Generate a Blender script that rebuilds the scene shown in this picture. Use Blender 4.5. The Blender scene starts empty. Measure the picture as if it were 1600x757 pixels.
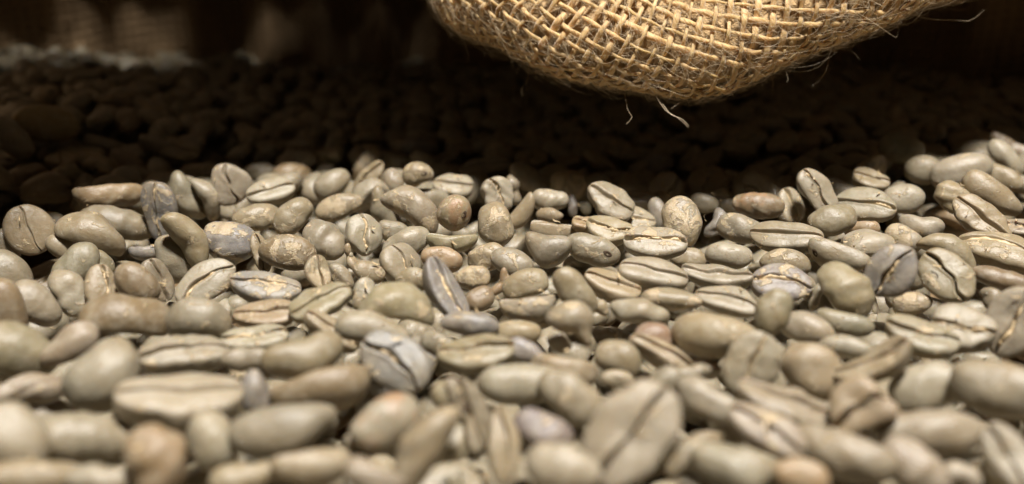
import bpy, math, random
import numpy as np
from mathutils import Matrix, Vector

random.seed(7)
rng = np.random.default_rng(11)
MM = 0.001
SC = bpy.context.scene
COL = SC.collection

# ---------------------------------------------------------------- camera
FPX, CX, CY = 1256.0, 800.0, 378.5          # focal length and centre, in pixels of the 1600 x 757 photograph
CAM_H = 45.0                                # camera height above the beans (mm)
PITCH = math.radians(20.25)
cam_d = bpy.data.cameras.new('camera')
cam_d.sensor_width = 36.0
cam_d.lens = 36.0 * FPX / 1600.0
cam_d.clip_start = 0.004
cam_d.clip_end = 10.0
cam_d.dof.use_dof = True
cam_d.dof.focus_distance = 0.127
cam_d.dof.aperture_fstop = cam_d.lens / 2.4
cam_d.dof.aperture_blades = 0
cam = bpy.data.objects.new('camera', cam_d)
cam.location = (0, 0, CAM_H * MM)
cam.rotation_euler = (math.pi / 2 - PITCH, 0, 0)
COL.objects.link(cam)
SC.camera = cam

# ---------------------------------------------------------------- light
world = bpy.data.worlds.new('World')
SC.world = world
world.use_nodes = True
bg = world.node_tree.nodes['Background']
bg.inputs[0].default_value = (1.0, 0.80, 0.62, 1)
bg.inputs[1].default_value = 0.004
LAMP = np.array([45.0, 10.0, 425.0])        # lamp over the photographer's shoulder (mm)
AIM = np.array([0.0, 125.0, 0.0])
ld = bpy.data.lights.new('ceiling_lamp', 'AREA')
ld.shape = 'DISK'
ld.size = 0.07
ld.energy = 4.5
ld.color = (1.0, 0.96, 0.915)
lamp = bpy.data.objects.new('ceiling_lamp', ld)
lamp.location = LAMP * MM
lamp.rotation_euler = Vector((AIM - LAMP)).to_track_quat('-Z', 'Y').to_euler()
COL.objects.link(lamp)
vs = SC.view_settings
vs.view_transform = 'Standard'
vs.look = 'None'
vs.exposure = 0.0
vs.gamma = 1.0
vs.use_curve_mapping = False
SC.cycles.max_bounces = 4
SC.cycles.diffuse_bounces = 2
SC.cycles.use_denoising = True

# ---------------------------------------------------------------- camera geometry helpers (mm)
ct, st = math.cos(PITCH), math.sin(PITCH)
FWD = np.array([0, ct, -st]); UP = np.array([0, st, ct]); RGT = np.array([1.0, 0, 0])
CAMP = np.array([0, 0, CAM_H])


def ray(px, py):
    return FWD + (px - CX) / FPX * RGT - (py - CY) / FPX * UP       # depth 1 along the axis


def at_depth(px, py, zc):
    return CAMP + ray(px, py) * zc


def project(p):
    q = p - CAMP
    z = q @ FWD
    return CX + FPX * (q @ RGT) / z, CY - FPX * (q @ UP) / z, z


def sstep(a, b, x):
    t = np.clip((x - a) / (b - a), 0, 1)
    return t * t * (3 - 2 * t)


def surf(x, y):
    """height of the bean pile's surface"""
    z = 4.0 * np.exp(-(((x - 92) / 34) ** 2 + ((y - 168) / 30) ** 2))
    z = z - 5.0 * sstep(158, 185, y) * (1 - sstep(40, 80, x)) * (1 - sstep(-60, -110, x))
    z = z + 6.0 * np.exp(-(((x + 125) / 40) ** 2 + ((y - 205) / 40) ** 2)) + 9.0 * np.exp(-(((x + 165) / 50) ** 2 + ((y - 262) / 42) ** 2))
    z = z + 3.0 * sstep(200, 330, y)
    return z


def hit_surf(px, py, lift=0.0):
    d = ray(px, py)
    t0, t1 = 40.0, 420.0
    for t in np.arange(40.0, 600.0, 2.0):
        p = CAMP + d * t
        if p[2] < surf(p[0], p[1]) + lift:
            t0, t1 = t - 2.0, t
            break
    for _ in range(20):
        tm = 0.5 * (t0 + t1)
        p = CAMP + d * tm
        if p[2] < surf(p[0], p[1]) + lift:
            t1 = tm
        else:
            t0 = tm
    return CAMP + d * t1, t1


# ---------------------------------------------------------------- materials
def nt(name):
    m = bpy.data.materials.new(name)
    m.use_nodes = True
    t = m.node_tree
    return m, t, t.nodes['Principled BSDF']


def node(t, kind, **kw):
    n = t.nodes.new(kind)
    for k, v in kw.items():
        setattr(n, k, v)
    return n


def ramp(t, src, p0, p1, c0=(0, 0, 0, 1), c1=(1, 1, 1, 1)):
    r = node(t, 'ShaderNodeValToRGB')
    r.color_ramp.elements[0].position = p0
    r.color_ramp.elements[1].position = p1
    r.color_ramp.elements[0].color = c0
    r.color_ramp.elements[1].color = c1
    t.links.new(src, r.inputs[0])
    return r.outputs[0]


def mix(t, fac, a, b, mode='MIX'):
    n = node(t, 'ShaderNodeMix', data_type='RGBA', blend_type=mode)
    for sock, v in ((n.inputs[0], fac), (n.inputs[6], a), (n.inputs[7], b)):
        if isinstance(v, (int, float)):
            sock.default_value = v
        elif isinstance(v, tuple):
            sock.default_value = v
        else:
            t.links.new(v, sock)
    return n.outputs[2]


def math_n(t, op, a, b=0.0):
    n = node(t, 'ShaderNodeMath', operation=op)
    for sock, v in ((n.inputs[0], a), (n.inputs[1], b)):
        if isinstance(v, (int, float)):
            sock.default_value = v
        else:
            t.links.new(v, sock)
    return n.outputs[0]


def bean_material():
    m, t, bs = nt('green_coffee_bean')
    L = t.links.new
    tc = node(t, 'ShaderNodeTexCoord')
    oi = node(t, 'ShaderNodeObjectInfo')
    off = node(t, 'ShaderNodeVectorMath', operation='ADD')
    sc = node(t, 'ShaderNodeVectorMath', operation='SCALE')
    comb = node(t, 'ShaderNodeCombineXYZ')
    r7 = math_n(t, 'MULTIPLY', oi.outputs['Random'], 37.0)
    L(r7, comb.inputs[0]); L(math_n(t, 'MULTIPLY', oi.outputs['Random'], 91.0), comb.inputs[1]); L(r7, comb.inputs[2])
    L(tc.outputs['Object'], sc.inputs[0]); sc.inputs['Scale'].default_value = 1000.0      # millimetres
    L(sc.outputs[0], off.inputs[0]); L(comb.outputs[0], off.inputs[1])
    P = off.outputs[0]

    def noise(scale, detail=3.0, rough=0.55, dist=0.0):
        n = node(t, 'ShaderNodeTexNoise')
        n.inputs['Scale'].default_value = scale; n.inputs['Detail'].default_value = detail
        n.inputs['Roughness'].default_value = rough; n.inputs['Distortion'].default_value = dist
        L(P, n.inputs['Vector'])
        return n.outputs[0]
    big, mid, fine, flake = noise(0.22, 2), noise(0.7, 4), noise(4.0, 5, 0.65), noise(0.42, 6, 0.62, 0.6)
    base = oi.outputs['Color']
    # faint colour drift: paler / browner zones that belong to the bean
    c = mix(t, math_n(t, 'MULTIPLY', ramp(t, big, 0.40, 0.72), 0.38), base, (0.31, 0.222, 0.115, 1))
    c = mix(t, math_n(t, 'MULTIPLY', ramp(t, mid, 0.45, 0.72), 0.42), c, (0.45, 0.40, 0.305, 1))
    c = mix(t, math_n(t, 'MULTIPLY', ramp(t, fine, 0.5, 0.75), 0.34), c, (0.16, 0.115, 0.06, 1))
    # orange-brown blotch
    at = node(t, 'ShaderNodeAttribute', attribute_type='OBJECT', attribute_name='blotch')
    bl = ramp(t, math_n(t, 'ADD', noise(0.20, 4, 0.6), math_n(t, 'MULTIPLY', at.outputs['Fac'], 0.16)), 0.56, 0.66)
    c = mix(t, math_n(t, 'MULTIPLY', bl, math_n(t, 'MINIMUM', math_n(t, 'MULTIPLY', at.outputs['Fac'], 3.0), 0.8)), c, (0.36, 0.21, 0.11, 1))
    # dry silverskin clinging in patches; amount from the object's alpha
    thr = math_n(t, 'SUBTRACT', 0.635, math_n(t, 'MULTIPLY', oi.outputs['Alpha'], 0.30))
    skin = node(t, 'ShaderNodeMapRange', interpolation_type='SMOOTHSTEP')
    L(flake, skin.inputs[0]); L(thr, skin.inputs[1]); L(math_n(t, 'ADD', thr, 0.045), skin.inputs[2])
    sk = skin.outputs[0]
    skc = mix(t, fine, (0.40, 0.29, 0.155, 1), (0.64, 0.53, 0.36, 1))
    c = mix(t, math_n(t, 'MULTIPLY', sk, 0.8), c, skc)
    L(c, bs.inputs['Base Color'])
    rg = node(t, 'ShaderNodeMapRange')
    L(math_n(t, 'ADD', math_n(t, 'MULTIPLY', mid, 0.6), math_n(t, 'MULTIPLY', fine, 0.4)), rg.inputs[0]); rg.inputs[1].default_value = 0.3; rg.inputs[2].default_value = 0.7; rg.inputs[3].default_value = 0.25; rg.inputs[4].default_value = 0.45
    L(math_n(t, 'ADD', rg.outputs[0], math_n(t, 'MULTIPLY', sk, -0.14)), bs.inputs['Roughness'])
    bs.inputs['IOR'].default_value = 1.53
    bs.inputs['Subsurface Weight'].default_value = 0.28
    bs.inputs['Subsurface Radius'].default_value = (1.0, 0.45, 0.15)
    bs.inputs['Subsurface Scale'].default_value = 0.0009
    crinkle = noise(1.9, 5, 0.6, 1.4)
    vor = node(t, 'ShaderNodeTexVoronoi', feature='DISTANCE_TO_EDGE')
    vor.inputs['Scale'].default_value = 2.2
    L(P, vor.inputs['Vector'])
    h = math_n(t, 'MULTIPLY', fine, 0.20)
    h = math_n(t, 'ADD', h, math_n(t, 'MULTIPLY', noise(1.3, 4), 0.45))
    h = math_n(t, 'ADD', h, math_n(t, 'MULTIPLY', noise(8.0, 3, 0.6), 0.10))
    h = math_n(t, 'ADD', h, math_n(t, 'MULTIPLY', math_n(t, 'MULTIPLY', crinkle, sk), 0.85))
    h = math_n(t, 'ADD', h, math_n(t, 'MULTIPLY', sk, 0.12))
    bp = node(t, 'ShaderNodeBump')
    bp.inputs['Strength'].default_value = 0.8
    bp.inputs['Distance'].default_value = 0.00028
    L(h, bp.inputs['Height'])
    L(bp.outputs[0], bs.inputs['Normal'])
    return m


def simple_noise_mat(name, c0, c1, scale, rough=0.6, bump=0.4, dist=0.0003, sss=0.0):
    m, t, bs = nt(name)
    tc = node(t, 'ShaderNodeTexCoord')
    n = node(t, 'ShaderNodeTexNoise')
    n.inputs['Scale'].default_value = scale; n.inputs['Detail'].default_value = 5
    t.links.new(tc.outputs['Object'], n.inputs['Vector'])
    t.links.new(mix(t, n.outputs[0], c0, c1), bs.inputs['Base Color'])
    bs.inputs['Roughness'].default_value = rough
    bp = node(t, 'ShaderNodeBump')
    bp.inputs['Strength'].default_value = bump; bp.inputs['Distance'].default_value = dist
    t.links.new(n.outputs[0], bp.inputs['Height']); t.links.new(bp.outputs[0], bs.inputs['Normal'])
    bs.inputs['Subsurface Weight'].default_value = sss
    bs.inputs['Subsurface Scale'].default_value = 0.0008
    return m


M_BEAN = bean_material()
M_PIT = simple_noise_mat('dark_pit', (0.035, 0.02, 0.01, 1), (0.10, 0.06, 0.03, 1), 900, 0.8, 0.3)
M_SKIN = simple_noise_mat('silverskin', (0.42, 0.27, 0.12, 1), (0.72, 0.58, 0.36, 1), 1400, 0.42, 0.6, 0.0002)


def yarn_material():
    """jute: colour streaks and fine fibre relief that run along the yarn (U around, V along, in mm)"""
    m, t, bs = nt('jute_yarn')
    L = t.links.new
    uv = node(t, 'ShaderNodeUVMap', uv_map='yarn')
    oi = node(t, 'ShaderNodeObjectInfo')
    mp = node(t, 'ShaderNodeMapping')
    L(uv.outputs[0], mp.inputs[0]); mp.inputs['Scale'].default_value = (9.0, 0.55, 1)
    cb = node(t, 'ShaderNodeCombineXYZ'); L(math_n(t, 'MULTIPLY', oi.outputs['Random'], 60.0), cb.inputs[1]); L(math_n(t, 'MULTIPLY', oi.outputs['Random'], 33.0), cb.inputs[2])
    L(cb.outputs[0], mp.inputs['Location'])
    n = node(t, 'ShaderNodeTexNoise'); n.inputs['Scale'].default_value = 1.0; n.inputs['Detail'].default_value = 4; n.inputs['Distortion'].default_value = 0.4
    L(mp.outputs[0], n.inputs['Vector'])
    mp2 = node(t, 'ShaderNodeMapping'); L(uv.outputs[0], mp2.inputs[0]); mp2.inputs['Scale'].default_value = (0.4, 0.12, 1); L(cb.outputs[0], mp2.inputs['Location'])
    n2 = node(t, 'ShaderNodeTexNoise'); n2.inputs['Scale'].default_value = 1.0; L(mp2.outputs[0], n2.inputs['Vector'])
    c = mix(t, n.outputs[0], (0.47, 0.248, 0.082, 1), (0.88, 0.605, 0.30, 1))
    c = mix(t, math_n(t, 'MULTIPLY', ramp(t, n2.outputs[0], 0.35, 0.7), 0.45), c, (0.85, 0.57, 0.27, 1))
    L(c, bs.inputs['Base Color'])
    bs.inputs['Roughness'].default_value = 0.52
    bs.inputs['Subsurface Weight'].default_value = 0.35
    bs.inputs['Subsurface Radius'].default_value = (1.0, 0.6, 0.3)
    bs.inputs['Subsurface Scale'].default_value = 0.002
    bs.inputs['Sheen Weight'].default_value = 0.35
    bs.inputs['Sheen Roughness'].default_value = 0.4
    bp = node(t, 'ShaderNodeBump'); bp.inputs['Strength'].default_value = 0.9; bp.inputs['Distance'].default_value = 0.00022
    L(n.outputs[0], bp.inputs['Height']); L(bp.outputs[0], bs.inputs['Normal'])
    return m


def cloth_material(name, spacing, c0, c1):
    """plain woven burlap on a UV map measured in mm"""
    m, t, bs = nt(name)
    L = t.links.new
    uv = node(t, 'ShaderNodeUVMap', uv_map='weave')
    sep = node(t, 'ShaderNodeSeparateXYZ'); L(uv.outputs[0], sep.inputs[0])
    k = math.pi / spacing
    nz = node(t, 'ShaderNodeTexNoise'); nz.inputs['Scale'].default_value = 0.35; nz.inputs['Detail'].default_value = 5; L(uv.outputs[0], nz.inputs['Vector'])
    wob = math_n(t, 'MULTIPLY', nz.outputs[0], 1.6)
    sx = math_n(t, 'ABSOLUTE', math_n(t, 'SINE', math_n(t, 'MULTIPLY', math_n(t, 'ADD', sep.outputs[0], wob), k)))
    sy = math_n(t, 'ABSOLUTE', math_n(t, 'SINE', math_n(t, 'MULTIPLY', math_n(t, 'ADD', sep.outputs[1], wob), k)))
    h = math_n(t, 'MAXIMUM', sx, sy)
    nf = node(t, 'ShaderNodeTexNoise'); nf.inputs['Scale'].default_value = 3.0; nf.inputs['Detail'].default_value = 5; L(uv.outputs[0], nf.inputs['Vector'])
    hh = math_n(t, 'ADD', h, math_n(t, 'MULTIPLY', nf.outputs[0], 0.5))
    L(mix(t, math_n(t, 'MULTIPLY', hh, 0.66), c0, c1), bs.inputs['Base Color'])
    bs.inputs['Roughness'].default_value = 0.75
    bp = node(t, 'ShaderNodeBump'); bp.inputs['Strength'].default_value = 1.0; bp.inputs['Distance'].default_value = 0.0012
    L(hh, bp.inputs['Height']); L(bp.outputs[0], bs.inputs['Normal'])
    tr = node(t, 'ShaderNodeBsdfTranslucent'); tr.inputs[0].default_value = (0.50, 0.43, 0.34, 1)      # thin jute lets a little light through
    ms = node(t, 'ShaderNodeMixShader'); ms.inputs[0].default_value = 0.03
    L(bs.outputs[0], ms.inputs[1]); L(tr.outputs[0], ms.inputs[2]); L(ms.outputs[0], t.nodes['Material Output'].inputs[0])
    return m


M_YARN = yarn_material()
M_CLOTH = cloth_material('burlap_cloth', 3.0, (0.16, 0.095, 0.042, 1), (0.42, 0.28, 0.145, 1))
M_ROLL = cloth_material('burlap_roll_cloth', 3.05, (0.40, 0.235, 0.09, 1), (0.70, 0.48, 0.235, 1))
M_FIBRE = simple_noise_mat('jute_fibre', (0.58, 0.42, 0.24, 1), (0.82, 0.67, 0.46, 1), 300, 0.4, 0.0)


def mesh_obj(name, verts, faces, mat, parent=None, smooth=True, uv=None, uvname='weave'):
    me = bpy.data.meshes.new(name)
    v = np.asarray(verts, dtype=np.float32); f = np.asarray(faces, dtype=np.int32)
    me.vertices.add(len(v)); me.vertices.foreach_set('co', v.ravel())
    k = f.shape[1]
    me.loops.add(f.size); me.loops.foreach_set('vertex_index', f.ravel())
    me.polygons.add(len(f)); me.polygons.foreach_set('loop_start', np.arange(0, f.size, k, dtype=np.int32))
    if smooth:
        me.polygons.foreach_set('use_smooth', np.ones(len(f), dtype=bool))
    if uv is not None:
        lay = me.uv_layers.new(name=uvname)
        lay.data.foreach_set('uv', np.asarray(uv, dtype=np.float32)[f.ravel()].ravel())
    me.update(calc_edges=True)
    me.materials.append(mat)
    o = bpy.data.objects.new(name, me)
    COL.objects.link(o)
    if parent is not None:
        o.parent = parent
    return o


def grid_faces(nu, nv, wrap_v=False):
    i, j = np.meshgrid(np.arange(nu - 1), np.arange(nv if wrap_v else nv - 1), indexing='ij')
    j2 = (j + 1) % nv
    return np.stack([i * nv + j, (i + 1) * nv + j, (i + 1) * nv + j2, i * nv + j2], -1).reshape(-1, 4)


# ---------------------------------------------------------------- one coffee bean
def bean_points(L, W, T, p, ns=40, nphi=60):
    """closed surface, mm: x = length, y = width, the flat creased face looks to -z. Returns verts, faces (quads)."""
    r = p['rng']
    q = np.linspace(0, 1, nphi, endpoint=False)
    # crowd samples round the crease at phi = -90 deg
    phi = -math.pi / 2 + 2 * math.pi * q - 0.62 * np.sin(2 * math.pi * q) - 0.12 * np.sin(4 * math.pi * q)
    th = np.linspace(0.0, math.pi, ns)
    th[0], th[-1] = 0.012, math.pi - 0.012
    s = -np.cos(th)[:, None]
    prof = np.sin(th)[:, None] ** p['end']                                  # plump ends
    asym = 1 + p['egg'] * s
    cp, sp = np.cos(phi)[None, :], np.sin(phi)[None, :]
    y = W / 2 * prof * asym * np.sign(cp) * np.abs(cp) ** 0.92
    back = T * 0.66 * prof ** 0.9 * np.abs(sp) ** 0.95
    rim = np.clip(np.abs(sp), 0, 1)
    face = -T * 0.34 * prof ** 0.6 * rim ** p['flat']
    z = np.where(sp >= 0, back, face)
    x = L / 2 * s + 0 * phi[None, :]
    wn = y / (W / 2)
    # crease on the face: an S-shaped groove, its two lips not quite level
    line = p['sk'] * np.sin(2.6 * s + p['sph']) + p['sk'] * 0.35 * np.sin(7.0 * s + p['sph'] * 3)
    d = wn - line
    sig = p['csig'] * (1 + 0.45 * np.sin(3.1 * s + p['sph'] * 2))
    win = np.clip((1.0 - np.abs(s)) / 0.10, 0, 1) ** 0.7
    under = (sp < 0)
    groove = np.exp(-(d / sig) ** 2)
    lips = 0.22 * np.exp(-((np.abs(d) - 2.5 * sig) / (2.0 * sig)) ** 2)
    lobes = 0.16 * np.cos(np.clip(d, -1, 1) * math.pi) * -1
    zz = (p['cd'] * 0.95 * groove - lips * p['cd'] * 0.7 + 0.22 * p['cd'] * np.tanh(d / sig) * np.exp(-(d / 0.5) ** 2)) * win
    z = z + np.where(under, zz - lobes * prof * 0.5, 0)
    # bends: arch (towards the face), sideways curl, twist
    z = z - p['bend'] * L * (s ** 2 - 0.33) * 0.9
    y = y + p['curl'] * L * (s ** 2 - 0.33)
    a = p['twist'] * s
    y, z = y * np.cos(a) - z * np.sin(a), y * np.sin(a) + z * np.cos(a)
    V = np.stack([x, y, z], -1)
    # uneven, hand-made look: low lumps
    n = V / np.maximum(np.linalg.norm(V, axis=-1, keepdims=True), 1e-6)
    amp = p['lump']
    for k in range(5):
        w = r.normal(size=3) * (0.35 + 0.22 * k)
        V = V + n * (amp / (1 + 0.6 * k)) * np.sin(V @ w + r.uniform(0, 6.28))[..., None]
    for k in range(6):                                                      # dents and swellings
        u = r.normal(size=3); u /= np.linalg.norm(u)
        c = u * np.array([L / 2, W / 2, T / 2]) * 0.95
        g = np.exp(-((V - c) ** 2).sum(-1) / (2 * r.uniform(0.9, 2.0) ** 2))
        V = V - n * (g * r.uniform(-0.22, 0.55) * p['dent'])[..., None]
    w1, w2 = r.normal(size=3) * 2.1, r.normal(size=3) * 1.0
    V = V + n * (p['wrinkle'] * np.sin(V @ w1 + 2.2 * np.sin(V @ w2)))[..., None]
    verts = V.reshape(-1, 3)
    f = grid_faces(ns, nphi, True)
    f = f[:, ::-1]
    c0 = verts[:nphi].mean(0); c1 = verts[-nphi:].mean(0)
    # centre line of the crease (for clinging chaff)
    jc = np.argmin(np.abs(d) + np.where(under, 0, 9), axis=1)
    crease = V[np.arange(ns), jc]
    return verts, f, c0, c1, crease


def bean_params(seed, **kw):
    r = np.random.default_rng(seed)
    p = dict(rng=r, end=r.uniform(0.78, 0.98), egg=r.uniform(-0.14, 0.14), flat=r.uniform(0.46, 0.72), sk=r.uniform(0.05, 0.18) * r.choice([-1, 1]),
             sph=r.uniform(0, 6), csig=r.uniform(0.036, 0.060), cd=r.uniform(0.6, 0.9), bend=r.uniform(-0.01, 0.05), curl=r.uniform(-0.035, 0.035),
             twist=r.uniform(-0.2, 0.2), lump=r.uniform(0.12, 0.24), dent=r.uniform(0.5, 1.25), wrinkle=r.uniform(0.004, 0.018))
    for k, v in kw.items():
        if k == 'cd':
            p['cd'] = p['cd'] * (0.45 + 0.5 * v)
            p['csig'] = p['csig'] * (0.6 + 0.4 * v)
        elif k in p:
            p[k] = p[k] + v if k in ('bend', 'curl') else v
    return p


def caps(verts, f, c0, c1, ns, nphi):
    """quads + end fans written as degenerate-free triangles"""
    n0 = len(verts)
    v = np.vstack([verts, c0[None], c1[None]])
    j = np.arange(nphi); j2 = (j + 1) % nphi
    base = (ns - 1) * nphi
    t0 = np.stack([np.full(nphi, n0), j, j2], -1)[:, ::-1]
    t1 = np.stack([np.full(nphi, n0 + 1), base + j2, base + j], -1)[:, ::-1]
    tri = np.vstack([f[:, [0, 1, 2]], f[:, [0, 2, 3]], t0[:, ::-1], t1[:, ::-1]])
    tri[len(f) * 2:] = tri[len(f) * 2:][:, ::-1]
    return v, tri


COLOURS = dict(g=(.265, .224, .153), p=(.330, .284, .202), t=(.300, .236, .145), o=(.312, .214, .12), b=(.222, .162, .095), s=(.222, .202, .180),
               v=(.262, .216, .132), n=(.252, .230, .150), u=(.222, .180, .166), k=(.300, .244, .176), r=(.25, .158, .10), y=(.34, .25, .10))


def frame_from(ray_dir, a, b, roll):
    """bean axes from how it lies as seen along ray_dir: a = slope of the long axis (deg, clockwise), b = tilt to the viewer, roll = where its face looks"""
    B = -ray_dir / np.linalg.norm(ray_dir)
    X = RGT - (RGT @ B) * B; X /= np.linalg.norm(X)
    U = np.cross(B, X)
    a, b, roll = map(math.radians, (a, b, roll))
    Lx = math.cos(b) * (math.cos(a) * X - math.sin(a) * U) + math.sin(b) * B
    pp = math.sin(a) * X + math.cos(a) * U
    Q = np.cross(Lx, pp)
    if Q @ B < 0:
        Q = -Q
    N = math.cos(roll) * Q + math.sin(roll) * pp
    z = -N; z /= np.linalg.norm(z)
    y = np.cross(z, Lx); y /= np.linalg.norm(y)
    return np.stack([Lx, y, z], 1)

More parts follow.
